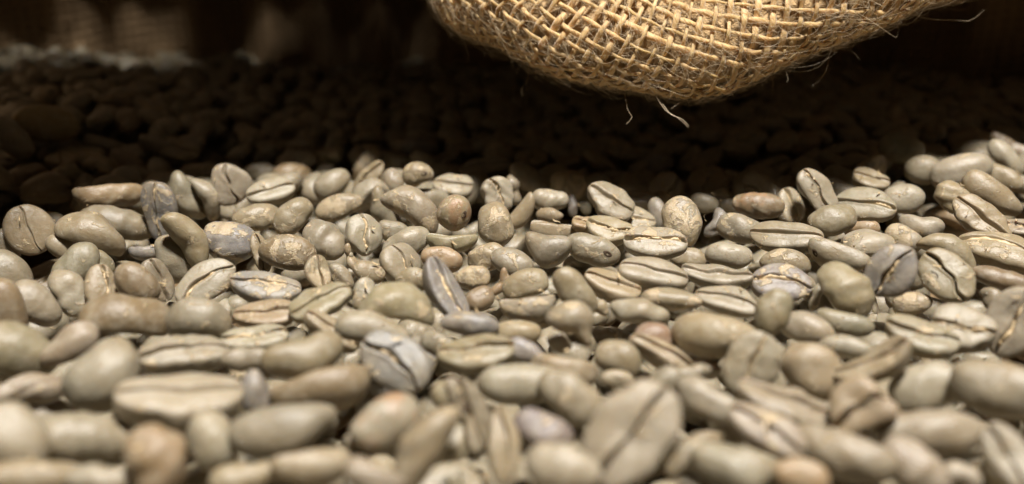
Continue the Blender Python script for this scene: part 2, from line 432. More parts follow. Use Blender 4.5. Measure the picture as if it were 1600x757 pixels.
# x, y, apparent length and width, slope, tilt, where the face looks, colour, skin, chaff, lift, extras | label
CATALOG = """
47 359 82 72 65 0 0 t .05 0 1 cd=.35|squarish flat-faced tan bean standing alone at the dim end of the pile
144 366 106 50 25 0 -125 t .1 0 1 bend=.12|arched tan bean with brown underside beside the squarish flat-faced bean
186 349 118 54 15 0 175 g .1 0 0 bend=.1|long pale grey bean with saddle back, between arched tan bean and slate wedge
171 304 102 38 -3 0 110 o .05 0 3|long orange-tan bean with flat top, topmost beside the slate wedge
250 332 98 52 84 0 -28 s .3 1 1|slate-blue wedge bean standing upright with a pale ragged ridge
293 308 86 40 60 0 175 g 0 0 1 curl=.1|smooth curved grey-green bean leaning on the slate wedge
310 277 72 46 -20 0 180 t .35 0 0|glinting domed tan bean behind the smooth curved bean, at the shadow edge
326 309 76 30 63 0 150 p .15 0 2 curl=-.12|thin curved pale bean hugging the coiled round bean
358 289 66 62 78 0 8 p 0 0 4 curl=.12 cd=1.5|round pale bean coiled shut with a jagged S-shaped crease, on the ridge
292 373 102 45 58 0 -150 t .1 0 2 curl=-.1|tall curved tan bean leaning away just below the slate wedge
357 381 78 71 10 10 180 s .48 0 2|ball-like flaky bean with peeling skin round a slate grey patch
402 339 86 43 -8 0 180 t .45 0 1|domed tan flecked bean above the ball-like flaky bean
272 406 82 52 62 0 170 p .2 0 -1|pale knobbly bean end tucked under the tall curved tan bean
225 392 62 26 0 0 95 s .1 0 -3|small grey bean in deep shade below the long saddle-backed bean
322 441 106 63 -38 0 12 p .15 1 1|pale bean with open diagonal crease below the ball-like flaky bean
214 449 88 60 60 0 180 b .05 0 1|smooth brownish dome beside the bean with jagged upright crease
247 440 76 46 65 0 30 g .1 0 -1|grey notched bean half hidden behind the smooth brownish dome
165 451 78 62 75 0 10 t .15 1 2 cd=1.3|rounded tan bean with a jagged upright crease
120 412 78 55 -50 0 180 g 0 0 0|shiny pale dome below the arched tan bean
159 409 48 36 60 0 180 v 0 0 -1|small olive-pale dome above the jagged upright crease
112 462 84 56 50 0 175 p 0 0 0|pale glossy bean below the shiny pale dome, blurred
57 476 92 66 40 0 180 k .05 0 1|blurred pinkish dome next to the pale glossy bean
8 486 94 62 80 0 180 b 0 0 1|brown bean cut by the picture edge above a big olive dome
12 428 84 62 60 0 180 g 0 0 -1|dim grey dome cut by the picture edge below the squarish bean
8 384 64 44 70 0 180 g 0 0 -2|dim bean sliver at the picture edge beside the squarish bean
88 352 52 38 40 0 180 t 0 0 -3|small shaded bean peeping from behind the squarish flat-faced bean
104 391 64 40 30 0 180 g 0 0 -2|grey shaded bean under the arched tan bean
200 500 132 62 6 0 -105 b .05 0 1 bend=.08|boat-shaped brown-bellied bean below the jagged upright crease
312 499 98 74 0 0 118 g .15 0 2 bend=-.1|stout two-lobed grey bean with a faint groove, below the open diagonal crease
417 491 108 50 -5 0 62 t .25 0 0|long tan bean with crease along its top, beside the stout two-lobed bean
501 473 104 55 -25 0 42 v .05 0 1|yellow-green bean with broad slanting crease beside a long tan bean
415 449 112 46 10 0 58 s .25 1 0|slate bean with torn ragged ridge below the brown almond-shaped bean
408 397 74 34 76 0 10 t .2 0 -1|tan bean rim showing beside the brown almond-shaped bean
451 396 90 58 8 0 180 b .35 0 3|large brown almond-shaped bean with pointed end
508 377 70 56 45 0 180 g .1 0 0|shiny grey dome between brown almond-shaped bean and double-lobed bean
460 338 70 52 -40 0 180 t .25 0 2|egg-shaped tan bean standing above the brown almond-shaped bean
424 300 78 41 -15 0 52 p .1 0 2|flat pale bean with curved crease just below an orange-brown dome
456 274 64 38 0 0 180 o 0 0 1|orange-brown dome half in shadow on the ridge
519 288 66 46 -40 0 180 g 0 0 2|smooth grey egg-shaped bean at the shadow edge next to orange-brown dome
529 325 74 41 -15 0 180 t .55 0 1|glinting flecked dome below the smooth grey egg-shaped bean
576 281 72 30 -52 0 35 t 0 0 1|dim bean with long crease leaning in the shadow behind the ridge
405 271 52 35 0 0 180 g 0 0 0|dim dome in shadow beside the orange-brown dome
504 270 46 32 -40 0 180 g 0 0 0|dim dome in shadow behind the smooth grey egg-shaped bean
580 308 62 40 -30 0 -60 p .2 1 0 bend=.15|curled pale bean edge with a torn skin tip, above the double-lobed bean
596 325 78 36 68 0 175 g .1 0 1 curl=.1|curved grey bean running down beside the fat C-shaped bean
567 370 67 60 76 0 26 p 0 1 3 cd=1.4|plump pale double-lobed bean with chaff-filled upright crease
615 363 54 42 20 0 180 g .2 0 -1|grey dome squeezed between double-lobed bean and fat C-shaped bean
634 381 78 50 -25 0 180 p .05 0 1|smooth pale dome below the fat C-shaped bean
628 418 78 56 65 0 40 g .1 1 1 curl=.12|folded grey bean with torn opening below the smooth pale dome
576 424 64 48 25 0 180 t .35 0 1|tan flecked dome below the plump double-lobed bean
546 400 52 24 70 0 160 t .1 0 -1 curl=.15|thin curved sliver under the plump double-lobed bean
499 426 64 42 80 0 16 t .4 0 1|bumpy tan bean with side crease beside the brown almond-shaped bean
533 432 56 32 60 0 150 g .2 1 -1|narrow grey fragment behind the bumpy tan bean
644 326 104 52 36 0 175 g .3 0 2 curl=-.14|fat C-shaped grey bean with tan flecks beside the orange-patched ball
672 312 64 38 15 0 180 g .05 0 0|smooth rounded end behind the fat C-shaped bean
654 275 54 47 -10 20 180 t .4 0 4 hx=663 hy=271|round tan ball with bright scarred tip, topmost on the ridge
615 284 48 36 75 0 180 g .1 0 1|grey bean end beside the round tan ball with scarred tip
708 291 70 42 5 0 58 p .2 0 2|creased pale bean directly above the orange-patched ball
710 333 56 53 -60 15 180 t .3 0 4 blotch=.75 hx=724 hy=336|round ball-like bean with an orange patch and dark navel
697 271 62 32 5 0 180 g 0 0 -1|dim grey bean behind the creased pale bean, near the shadow
760 263 84 34 -8 0 68 g .05 0 2|long grey bean with crease lying on the ridge at shadow edge
697 248 58 22 -32 0 60 t 0 0 0|dim narrow tan bean leaning in shadow above the ridge
706 377 82 33 0 0 98 v .1 0 1 bend=.08|boat-shaped olive bean lying under the orange-patched ball
775 352 76 58 65 0 180 t .35 0 3|large upright tan egg-shaped bean beside the orange-patched ball
777 306 62 52 70 0 18 p 0 1 2 curl=.12|half-moon pale bean with sharp chaff line above the upright tan egg
758 401 66 50 -10 0 180 t .3 0 1|tan dome with rim line below the upright tan egg
688 405 64 43 10 0 180 o .25 0 0|orange-tan dome below the boat-shaped olive bean
643 439 54 40 10 0 180 t .35 0 0|tan dome wedged between folded grey bean and long slate bean
697 456 112 50 60 0 42 s .05 1 2 bend=.06|long dark slate bean with a pale chaff line down its length
738 435 60 43 0 0 180 t .5 0 1|glinting tan dome beside the long dark slate bean
750 466 52 42 -30 0 180 b .05 0 0|small brown-grey dome under the glinting tan dome
620 479 120 55 5 0 -112 v .1 0 2 bend=.14|broad arched olive-grey bean, flat side down, beside the long slate bean
563 461 64 46 -60 0 170 p .4 0 0|pale flaky bean behind the broad arched bean
803 297 52 23 76 0 150 g .05 0 1|thin upright grey bean behind the half-moon pale bean
826 280 70 39 35 0 180 g .1 0 2|smooth grey dome on the ridge below the burlap fold
888 289 60 50 20 0 180 t .45 0 2|round tan-grey dome on the ridge next to the smooth grey dome
860 312 60 38 5 0 155 p .2 1 1|pale bean with ragged skin ridge below the round tan-grey dome
813 334 74 28 -50 0 160 t .1 0 1 curl=.16|curled tan bean like a hook beside the upright tan egg
858 337 48 25 5 0 180 t .1 0 0|small tan bean tucked under the ragged skin ridge
895 324 42 24 82 0 170 s .2 0 -1|narrow slate chip standing beside the ragged pale bean
915 324 34 24 30 0 180 p .1 0 -1|tiny pale dome between slate chip and folded flat bean
952 314 90 56 31 0 36 g .15 0 3 cd=1.3|folded flat grey bean with slanting crease, on the ridge below the burlap
998 311 54 30 5 0 78 p .15 0 0|flat pale bean behind the folded flat grey bean
1033 310 36 26 0 0 180 t .1 0 0|small tan dome at the shoulder of the tall flaky bean
988 297 54 24 5 0 180 g 0 0 -1|dim grey bean in shadow behind the folded flat bean
1066 347 88 66 76 0 175 g .62 0 4|tall standing bean with thick crinkled yellow skin over grey
1026 336 56 30 80 0 170 s .1 0 0|slate edge of a bean behind the tall crinkled-skin bean
1104 318 52 36 20 0 180 g .05 0 0|smooth grey dome behind the tall crinkled-skin bean
1132 321 50 27 15 0 180 p .1 0 -1|pale bean back in the row behind, beside the brown rimmed bean
1119 352 54 32 -60 0 165 s .05 0 0 curl=.14|curved dark grey bean between tall crinkled bean and flecked oval
1156 357 68 46 10 0 180 g .35 0 2|grey oval bean with a tan fleck below the brown rimmed bean
914 349 48 31 10 0 70 o .25 0 1|small wrinkled orange-brown bean among pale ones
868 358 88 23 6 0 92 t .1 0 0|long thin tan bean edge-on above the curled pair
952 360 74 46 15 0 52 t .2 1 1|tan creased bean next to the wrinkled orange-brown one
990 345 72 44 10 0 62 p .3 1 0|pale bean with loose skin flake behind the half-moon with split chaff
1023 379 102 53 4 0 50 p .3 1 3 cd=1.4|half-moon bean with a long brown split of chaff, in sharp focus
853 389 78 58 14 0 170 g .1 0 3 curl=.26|curled grey bean, head of the bent pair above a dark gap
925 390 88 48 20 0 165 g .35 0 2 hx=949 hy=396|grey bean with a dark pinhole, tail of the bent pair above a dark gap
1138 399 78 46 8 0 180 p .05 0 3|smooth pale oval bean below the flecked grey oval
1075 404 58 40 5 0 180 v 0 0 -1|shaded olive bean under the half-moon with split chaff
1020 427 108 46 12 0 62 p .1 0 2|long pale bean with curved crease under the half-moon split bean
1120 433 114 40 8 0 72 p .15 0 2 bend=.06|long boat-shaped pale bean below the smooth pale oval
1049 468 100 37 5 0 180 v .4 0 1|slim olive-grey bean with pale fleck below two long creased beans
956 445 92 44 20 0 68 t .15 0 2|tan-sided boat bean below the pinhole bean
899 456 88 50 50 0 180 v .1 0 3|smooth slanting olive-pale bean below the dark gap
820 448 80 51 -15 0 180 t .1 0 1|pale tan dome below the curled grey bean
784 441 64 32 -62 0 150 o .1 0 0 curl=.15|curled orange-tan bean behind the pale tan dome
800 411 70 46 20 0 180 g .2 0 1|flecked grey dome touching the curled grey bean's head
828 477 104 40 -8 0 102 g .3 0 2 bend=.08|long grey bean with pale crest below the pale tan dome
941 483 34 26 60 0 180 t .1 0 -1|small tan bean tip with dimple below the slanting olive bean
1001 490 98 43 12 0 -150 g .1 0 1|tapering grey bean with dark belly beside the brown wrinkled bean
1136 470 98 46 15 0 58 p .2 0 1 curl=.1|twisted pale bean above the large oval bean
1207 487 80 56 -64 0 180 v 0 0 5|smooth olive egg-shaped bean leaning in front of a torn slate bean
1114 522 136 73 5 0 180 t .15 0 3 curl=.06|large oval tan-grey bean beside the brown wrinkled bean
1023 529 64 53 10 0 180 r .1 0 1|brown wrinkled round bean, reddest of the sharp ones
1032 552 106 30 28 0 62 t .05 0 0|long narrow tan bean slanting below the brown wrinkled bean
1097 571 56 27 25 0 90 p .05 0 -2|whitish boat-shaped sliver under the large oval bean
1172 568 108 86 -58 0 -12 p .15 1 3 cd=1.2|broad pale bean with silky slanting crease below the olive egg
1186 320 82 43 5 0 180 b .1 0 2 blotch=.2|brown bean with a pale rim on the ridge
1234 323 60 42 70 0 40 p .2 1 0|pale torn bean behind the brown rimmed bean
1276 299 84 49 55 0 20 p .05 1 4|long pale bean with beaded chaff crease leaning on the ridge
1300 345 72 45 -15 0 -150 v .1 0 2|dark olive bean at the foot of the beaded-crease bean
1352 322 92 56 10 0 28 g .1 1 1|flat grey bean with short tan chaff streak
1361 281 60 38 15 0 70 t .05 0 2|tan bean with notched top, topmost above the flat grey bean
1412 311 66 50 10 0 180 p .05 0 1|pale rounded dome behind the flat grey bean
1347 358 54 36 -10 0 115 o .1 0 1 curl=.2|small ring-like curled tan bean under the flat grey bean
1440 267 54 46 15 0 180 g 0 0 0|dim round grey dome in shadow beside the big flat-backed bean
1308 279 60 46 20 0 180 g 0 0 -1|dim purplish dome in shadow behind the beaded-crease bean
1227 370 110 53 5 0 54 g .2 0 2|wide flat-faced grey bean with clear oval rim
1220 411 86 45 10 0 180 v .35 0 1|olive dome with glints under the wide flat-faced bean
1220 443 94 62 10 0 28 s .35 1 1|torn slate and tan bean behind the smooth olive egg
1311 400 98 43 18 0 130 g .15 0 2 curl=.08 hx=1272 hy=397|bent grey bean with dark end pit beside the slate heart
1354 386 78 42 5 0 -95 p .1 0 1|pale two-lobed bean above the slate heart
1323 453 108 66 55 0 -138 v .05 0 2 bend=.1|large hunched olive bean with shaded hollow, beside the slate heart
1275 464 54 23 -70 0 150 p .15 0 -1|thin pale bean edge beside the torn slate bean
1390 428 98 76 -50 0 0 s .3 1 5 cd=1.5|slate-blue heart-shaped bean with tan chaff in its open crease
1479 433 94 69 56 0 8 v .1 0 3 cd=1.2|olive-tan bean with a clean slanting crease beside the slate heart
1482 392 94 39 30 0 -160 t .05 0 3 curl=-.2|arched tan bean bridging over the clean-creased olive bean
1440 351 68 45 15 0 180 p 0 0 2|smooth pale dome above the arched bridging bean
1413 375 66 46 30 0 180 p .55 0 0|pale flecked bean behind the slate heart
1490 312 64 52 50 0 180 t .1 0 3|rounded tan knob below the big flat-backed bean
1503 268 90 58 -15 0 175 p .1 0 3|big flat-backed pale bean atop the mound
1550 304 98 46 38 0 180 t .1 0 4|long tan-grey bean sloping down beside the rounded tan knob
1532 343 94 53 42 0 32 t .05 0 3 cd=1.3|tan bean with dark slanting crease below the long sloping bean
1568 279 64 40 35 0 180 t .15 0 1|tan bean end under the pale finger-like bean
1572 247 70 33 50 0 180 p 0 0 2|pale finger-like bean near the top of the mound
1579 230 74 30 30 0 120 b 0 0 0 curl=.16|dim brown bean rim arching over the pale finger-like bean
1563 391 118 59 15 0 60 t .3 1 2|big boat-shaped tan bean with flaky open face at the picture edge
1583 357 64 31 5 0 65 k .2 1 1|pinkish creased bean above the big flaky boat-shaped bean
1566 436 98 43 18 0 180 b .05 0 1|long dark grey-brown bean under the big flaky boat-shaped bean
1543 464 60 48 40 0 180 g .05 0 0|grey dome between clean-creased olive bean and bean with wide tan slit
1584 503 114 82 -65 0 8 p .05 1 3 cd=1.2|pale bean with wide tan slit cut by the picture edge
1509 516 98 72 15 0 30 p .1 1 2|pale grey bean with straight chaff-lined crease below the clean-creased olive bean
1440 526 114 58 18 0 62 g .2 0 1|grey and tan boat bean beside the straight chaff-lined crease
1424 471 64 42 -10 0 180 t .5 0 -1|tan flecked dome under the slate heart
1318 504 88 43 18 0 180 n 0 0 1|smooth sage-green bean below the hunched olive bean
1258 513 86 53 15 0 180 g .1 0 1|shiny grey dome beside the sage-green bean
1322 543 90 40 8 0 180 p .15 0 0|pale grey bean below the sage-green bean
1274 577 108 84 40 0 175 t .1 0 1 bend=.1|lumpy yellow-tan bean below the shiny grey dome
1370 566 128 52 -30 0 48 t .05 0 3 bend=.1|scoop-shaped tan bean with open groove below the sage-green bean
1222 630 152 60 20 0 72 k .05 0 2|long bean with rosy tip below the broad silky-creased bean
1345 636 100 86 -30 0 8 t .05 0 3 curl=.2 cd=1.6|curled tan bean like a closed fist with dark crease
1451 608 120 74 -15 0 180 p .05 0 2|big pale tan dome beside the fist-like curled bean
1447 676 162 74 3 0 180 g 0 0 3|long smooth grey-tan bean below the big pale tan dome
1560 608 136 92 15 0 180 g .05 0 2|large blurred grey dome at the picture edge above a dark gap
1195 671 128 62 32 0 30 k .15 0 2|pinkish-grey flat-faced bean below the rosy-tipped bean
1310 706 168 66 18 0 130 g .1 0 2|long blurred grey bean below the fist-like curled bean
1572 714 124 78 65 0 18 p .05 0 3|blurred pale creased bean in the bottom corner below the large grey dome
1432 734 116 74 50 0 175 k .05 0 2|blurred pinkish bean at the bottom under the long smooth bean
1252 744 88 60 10 0 180 o 0 0 2|blurred orange-tan dome at the bottom edge
1502 750 76 56 10 0 180 p 0 0 0|blurred small pale dome at the bottom edge beside dark gap
1598 542 44 34 60 0 180 o 0 0 -1|small brown bean sliver at the edge under the wide tan slit
1499 566 34 26 20 0 180 s .1 0 -4|tiny shiny slate bean sunk in the gap below the chaff-lined crease
985 680 190 132 -50 0 4 p .2 0 5 cd=1.2|largest bean, pale face with a dark slit, at the bottom
968 561 78 62 20 0 180 v .05 0 1|olive-grey dome below the arched grey bean's dark hollow
1107 627 114 68 30 0 180 p 0 0 2|smooth pale dome beside the largest slit-faced bean
1058 594 112 52 -20 0 180 g .1 0 0|flat grey dome behind the largest slit-faced bean
964 594 66 40 10 0 160 t .1 0 -1|blurred tan bean behind the largest slit-faced bean
881 576 104 54 12 0 100 t .05 0 1|yellowish bean with bright highlight below the arched grey bean
878 537 56 44 40 0 180 p 0 0 0|small pale dome under the arched grey bean
810 598 144 72 -3 0 180 p .05 0 2|big pale blurred dome above the purple-grey bean
891 623 114 78 40 0 180 g .05 0 0|grey-tan dome beside the big pale blurred dome
901 509 98 57 36 0 175 g .15 0 3 curl=-.22|arched grey bean over a dark hollow below the slanting olive bean
828 499 86 30 0 0 55 p .5 1 -1|flaky yellowish bean face under the long crested grey bean
806 521 86 42 0 0 170 t .15 0 -1|blurred tan bean below the flaky yellowish face
742 551 134 62 -3 0 60 v .1 0 1|long olive bean with level crease above the big pale blurred dome
817 549 70 42 20 0 180 s .05 0 0|grey bean with white glint beside the long level-creased bean
787 697 134 50 86 0 10 t .1 0 2|upright tan bean with narrow crease beside the purple-grey bean
848 673 90 64 30 0 180 u .05 0 1|purple-grey dome near the bottom
873 732 124 78 15 0 180 p 0 0 3|smooth blurred pale dome below the purple-grey dome
1103 688 84 48 -10 0 175 t .1 0 0 bend=.15|small yellow-tan bean beside the dark gap near the largest bean
1071 716 96 40 -45 0 170 g .05 0 1|grey finger-like bean below the small yellow-tan bean
1146 731 134 78 15 0 180 g .1 0 2|big blurred grey dome at the bottom beside the orange-tan dome
474 554 130 74 -15 0 180 v 0 0 3|large smooth olive-grey dome beside the slate-faced bean
500 605 164 70 -14 0 104 b .05 0 0|long brown-bellied bean under the large smooth olive-grey dome
616 566 124 92 40 0 -4 s .2 1 3|slate-grey wide-faced bean with small tan crease, blurred
578 517 120 58 15 0 180 g .05 0 1|grey dome behind the slate-grey wide-faced bean
654 526 44 32 -70 0 180 p 0 0 0|small pale nub beside the slate-grey wide-faced bean
734 506 94 42 5 0 165 s .1 0 1|blunt slate-grey bean below the long dark slate bean
686 536 66 46 20 0 180 g .1 0 0|blurred grey bean between pale nub and level-creased bean
447 667 168 82 -12 0 180 g 0 0 3|long pale grey bean, smoothest of the blurred ones, under brown-bellied bean
334 690 98 78 80 0 180 p .1 0 2|blurred pale rounded end beside the long pale grey bean
486 727 128 58 -5 0 120 t .05 0 2|blurred pale tan bean at the bottom below the long pale grey bean
602 664 124 88 -32 0 180 p .05 0 2 blotch=.35|pale dome with brown smear beside the tall tan arch
660 697 156 72 -57 0 175 t .05 0 4 curl=-.13|tall tan arch-shaped bean beside a dark hollow at the bottom
701 612 70 48 -10 0 180 t 0 0 0|small tan dome behind the tall tan arch
735 650 126 58 70 0 25 g .05 0 1 curl=.1 hx=724 hy=633|grey-blue bean with small dark hole behind the tall tan arch
586 746 116 62 20 0 180 k 0 0 2|blurred pinkish-grey bean at the bottom edge beside the tall tan arch
710 752 76 46 5 0 180 v 0 0 1|small yellowish dome at the bottom edge beside the dark hollow
552 705 66 36 60 0 170 g 0 0 -2|grey bean sunk between pale dome and long pale grey bean
388 745 116 62 -8 0 180 t 0 0 2|blurred tan dome at the bottom edge below the rounded end
282 625 188 86 -3 0 70 p .05 0 3|very wide pale bean, upper edge creased, beside the cleft-topped bean
291 553 134 54 -6 0 60 p .1 0 1|long pale bean with level crease behind the very wide pale bean
162 588 124 102 -62 0 175 p .05 0 3 bend=.12|big cleft-topped yellow-pale bean beside the very wide bean
106 539 94 62 -40 0 180 k .05 0 1|blurred pinkish dome above the cleft-topped bean
26 550 124 88 30 0 180 v 0 0 2|big olive-grey dome cut by the picture edge
44 613 114 54 -10 0 175 k .05 0 1|blurred rosy bean below the big olive-grey edge dome
18 678 134 92 62 0 180 p 0 0 3|big pale dome cut by the picture edge near the bottom corner
128 686 188 82 3 0 170 g 0 0 2|wide grey-tan bean below the cleft-topped bean, blurred
236 716 116 92 60 0 180 o 0 0 4|blurred golden-tan dome near the bottom beside the wide grey-tan bean
56 745 154 64 -3 0 175 t 0 0 2|blurred tan bean lying along the bottom corner edge
166 749 116 54 5 0 180 p 0 0 2|blurred pale dome at the bottom edge beside golden-tan dome
289 699 50 30 65 0 180 s .1 0 -5|small slate bean deep in the gap beside the golden-tan dome
385 561 80 44 0 0 180 g .05 0 0|shaded grey bean between level-creased pale bean and smooth olive dome
401 613 76 48 70 0 170 s 0 0 0|pale lilac-grey bean beside the very wide pale bean
393 529 104 42 -5 0 55 p .15 1 0|pale bean with nicked crease below the long tan top-creased bean
514 515 106 36 35 0 40 t .2 1 0|slanting tan bean with chaff ridge above the slate-faced bean
72 194 98 62 5 0 180 y .1 0 3|dim yellow-brown dome standing out in the shadow behind the pile
36 165 62 40 20 0 180 g .1 0 2|dim grey dome touching the yellow-brown one in the shadow
20 215 80 44 60 0 170 g .1 0 3|dim grey bean below the yellow-brown one in the shadow
1408 232 66 46 15 0 180 n 0 0 2|dim green dome in shadow above the pale mound
1012 222 56 26 5 0 180 o 0 0 1|dim orange-brown bean in shadow below the burlap fold
925 238 60 40 25 0 180 g 0 0 1|dim grey oval in shadow just behind the ridge
"""


# ---------------------------------------------------------------- lay out the beans
HAND = []
for i, line in enumerate(l for l in CATALOG.strip().splitlines() if l.strip()):
    num, label = line.split('|')
    tk = num.split()
    x, y, mj, mn, a, b, roll = map(float, tk[:7])
    col, skin, chaff, lift = tk[7], float(tk[8]), int(tk[9]), float(tk[10])
    opt = {k: float(v) for k, v in (o.split('=') for o in tk[11:])}
    if 50 <= roll <= 82:
        roll *= 0.74
    r = np.random.default_rng(1000 + i)
    if b == 0:
        b = r.uniform(-13, 13)
    pos, zc = hit_surf(x, y, lift * 0.9 - 0.8 + r.normal(0, 0.7))
    mm = zc / FPX                                                   # mm per pixel there
    L = mj * mm / math.cos(math.radians(b)) * 0.985
    c, s = math.cos(math.radians(roll)), math.sin(math.radians(roll))
    W = mn * mm / math.sqrt(c * c + 0.40 * s * s) * 0.965
    T = 0.66 * W
    W = min(W, 0.93 * L); T = min(max(T, 0.40 * L), 0.62 * L) if W > 0.55 * L else max(T, 0.36 * L)
    HAND.append(dict(pos=pos, ray=pos - CAMP, R=frame_from(ray(x, y), a, b, roll), L=L, W=W, T=T, col=col, skin=skin, chaff=chaff, opt=opt, label=label.strip(), seed=1000 + i))


def random_rot(r):
    """lying more or less flat, face up or down"""
    az = r.uniform(0, 2 * math.pi)
    tilt = r.normal(0, 0.38); rl = r.normal(0, 0.5) + (math.pi if r.random() < 0.55 else 0)
    M = Matrix.Rotation(az, 3, 'Z') @ Matrix.Rotation(tilt, 3, 'Y') @ Matrix.Rotation(rl, 3, 'X')
    return np.array(M)


hp = np.array([h['pos'] for h in HAND])
hsc = [project(p) for p in hp]
FILL = []


def covered(p):
    """is this spot of the surface already taken by a bean read from the photograph?"""
    d = np.linalg.norm((hp - p) * np.array([1, 1, 0.6]), axis=1)
    return d.min() < 5.6


fr = np.random.default_rng(5)


def layer(depth, step, y0, y1, tag):
    yy = y0
    row = 0
    while yy < y1:
        hw = max(yy, 60) * 0.70 + 26
        xx = -hw + (row % 2) * step * 0.5
        while xx < hw:
            p = np.array([xx + fr.normal(0, step * 0.16), yy + fr.normal(0, step * 0.16), 0.0])
            p[2] = surf(p[0], p[1]) - depth + fr.normal(0, 0.8)
            xx += step
            u, v, _ = project(p)
            if tag == 'top' and (covered(p) or (-40 < u < 1640 and 285 < v < 800)):
                continue
            if tag != 'top' and p[1] < 165 and -60 < u < 1660 and v < 830:      # in the picture each bean rests on its own supporters instead
                continue
            L = fr.uniform(8.6, 11.2); W = L * fr.uniform(0.66, 0.78); T = W * fr.uniform(0.56, 0.68)
            FILL.append(dict(pos=p, R=random_rot(fr), L=L, W=W, T=T, tag=tag, seed=int(fr.integers(1 << 30)),
                             col=str(fr.choice(list('ggggpptttvvobs'))), skin=float(fr.choice([0, .1, .1, .2, .35, .5]))))
        yy += step * 0.88
        row += 1


layer(0.3, 8.2, 46, 345, 'top')
layer(9.6, 8.4, 46, 215, 'under')
layer(14.0, 8.4, 46, 215, 'deep')
layer(5.5, 9.0, 215, 345, 'deep')

for h in HAND:
    for dz, tag in ((7.2, 'under'), (12.5, 'deep')):
        L = fr.uniform(8.8, 10.8); W = L * fr.uniform(0.68, 0.78); T = W * fr.uniform(0.58, 0.68)
        FILL.append(dict(pos=h['pos'] + np.array([fr.normal(0, 1.0), 3.0 + fr.normal(0, 0.8), -dz]), R=random_rot(fr), L=L, W=W, T=T, tag=tag, seed=int(fr.integers(1 << 30)),
                         col=str(fr.choice(list('ggggpptttvvobs'))), skin=float(fr.choice([0, .1, .1, .2, .35, .5]))))

# ---- push overlapping beans apart: photograph beans slide mostly along their own line of sight, filler sinks
ALLB = HAND + [f for f in FILL if f['tag'] in ('under', 'top') and f['pos'][1] < 190]
nH = len(HAND)
POS = np.array([o['pos'] for o in ALLB]); POS0 = POS.copy()
OFF, RAD = [], []
for o in ALLB:
    rad = o['T'] * 0.44
    a = max(o['L'] / 2 - rad, 0.1); w = max(o['W'] / 2 - rad, 0.05)
    pts = [(0, 0), (a, 0), (-a, 0), (0, w), (0, -w), (a * .62, w * .62), (a * .62, -w * .62), (-a * .62, w * .62), (-a * .62, -w * .62)]
    OFF.append(np.array([[p[0], p[1], 0] for p in pts]) @ o['R'].T); RAD.append(rad)
OFF = np.array(OFF); RAD = np.array(RAD)
VIEW = POS - CAMP; VIEW /= np.linalg.norm(VIEW, axis=1, keepdims=True)
isH = np.arange(len(ALLB)) < nH
for it in range(70):
    if it % 8 == 0:
        D = np.linalg.norm(POS[:, None] - POS[None], axis=-1)
        I, J = np.where(np.triu(D < 13.5, 1))
    A = POS[I][:, :, None] if False else None
    pi = POS[I][:, None, :] + OFF[I]; pj = POS[J][:, None, :] + OFF[J]
    dv = pi[:, :, None, :] - pj[:, None, :, :]
    dist = np.linalg.norm(dv, axis=-1) + 1e-9
    pen = np.clip((RAD[I] + RAD[J])[:, None, None] - dist, 0, None)
    push = (dv / dist[..., None] * pen[..., None]).sum((1, 2)) / np.maximum((pen > 0).sum((1, 2)), 1)[:, None]
    mv = np.zeros_like(POS)
    hi, hj = isH[I], isH[J]
    wi = np.where(hi & ~hj, 0.04, np.where(~hi & hj, 0.96, 0.5))[:, None]
    np.add.at(mv, I, push * wi); np.add.at(mv, J, -push * (1 - wi))
    mv = np.clip(mv, -0.9, 0.9) * 0.55
    along = (mv * VIEW).sum(1, keepdims=True) * VIEW
    lat = mv - along
    mvH = along * 0.9 + lat * 0.25
    back = (POS0 - POS); back -= (back * VIEW).sum(1, keepdims=True) * VIEW
    POS = POS + np.where(isH[:, None], mvH + 0.16 * back, mv + np.array([0, 0, -0.05]))
    POS[nH:, 2] = np.minimum(POS[nH:, 2], POS0[nH:, 2])              # filler never rises into the gaps
for o, p in zip(ALLB, POS):
    o['pos'] = p

# ---- which filler beans show? cast rays at ellipsoids
EV = HAND + FILL
EC = np.array([e['pos'] for e in EV]); ER = np.array([e['R'] for e in EV])
EH = np.array([[e['L'] / 2, e['W'] / 2, e['T'] / 2] for e in EV])
oc = np.einsum('nij,ni->nj', ER, CAMP - EC) / EH
counts = np.zeros(len(EV))
gx, gy = np.meshgrid(np.linspace(4, 1596, 230), np.linspace(60, 753, 112))
for px, py in zip(gx, gy):
    D = np.array([ray(u, v) for u, v in zip(px, py)])
    dd = np.einsum('nij,ri->rnj', ER, D) / EH[None]
    A = (dd ** 2).sum(-1); Bq = (dd * oc[None]).sum(-1); Cq = (oc ** 2).sum(-1) - 1
    disc = Bq ** 2 - A * Cq[None]
    tt = np.where(disc > 0, (-Bq - np.sqrt(np.maximum(disc, 0))) / A, 1e9)
    tt[tt < 0] = 1e9
    k = tt.argmin(1); ok = tt[np.arange(len(k)), k] < 1e8
    np.add.at(counts, k[ok], 1)
fill_counts = counts[nH:]
order = np.argsort(-fill_counts)
N_FILL = 300 - nH
chosen = set(int(k) for k in order[:N_FILL] if fill_counts[k] > 0)
print('hand', nH, 'fill', len(FILL), 'visible fill', int((fill_counts > 0).sum()), 'hidden hand', [HAND[k]['label'] for k in range(nH) if counts[k] < 1])


def place(o, e):
    M = Matrix.Identity(4)
    for a in range(3):
        for b in range(3):
            M[a][b] = e['R'][a, b]
    M.translation = Vector(e['pos'] * MM)
    o.matrix_world = M


def tint(e):
    r = np.random.default_rng(e['seed'] + 3)
    c = np.array(COLOURS[e['col']]) * r.uniform(0.88, 1.10) * (1 + r.normal(0, 0.012, 3))
    return (float(c[0]), float(c[1]), float(c[2]), e['skin'])


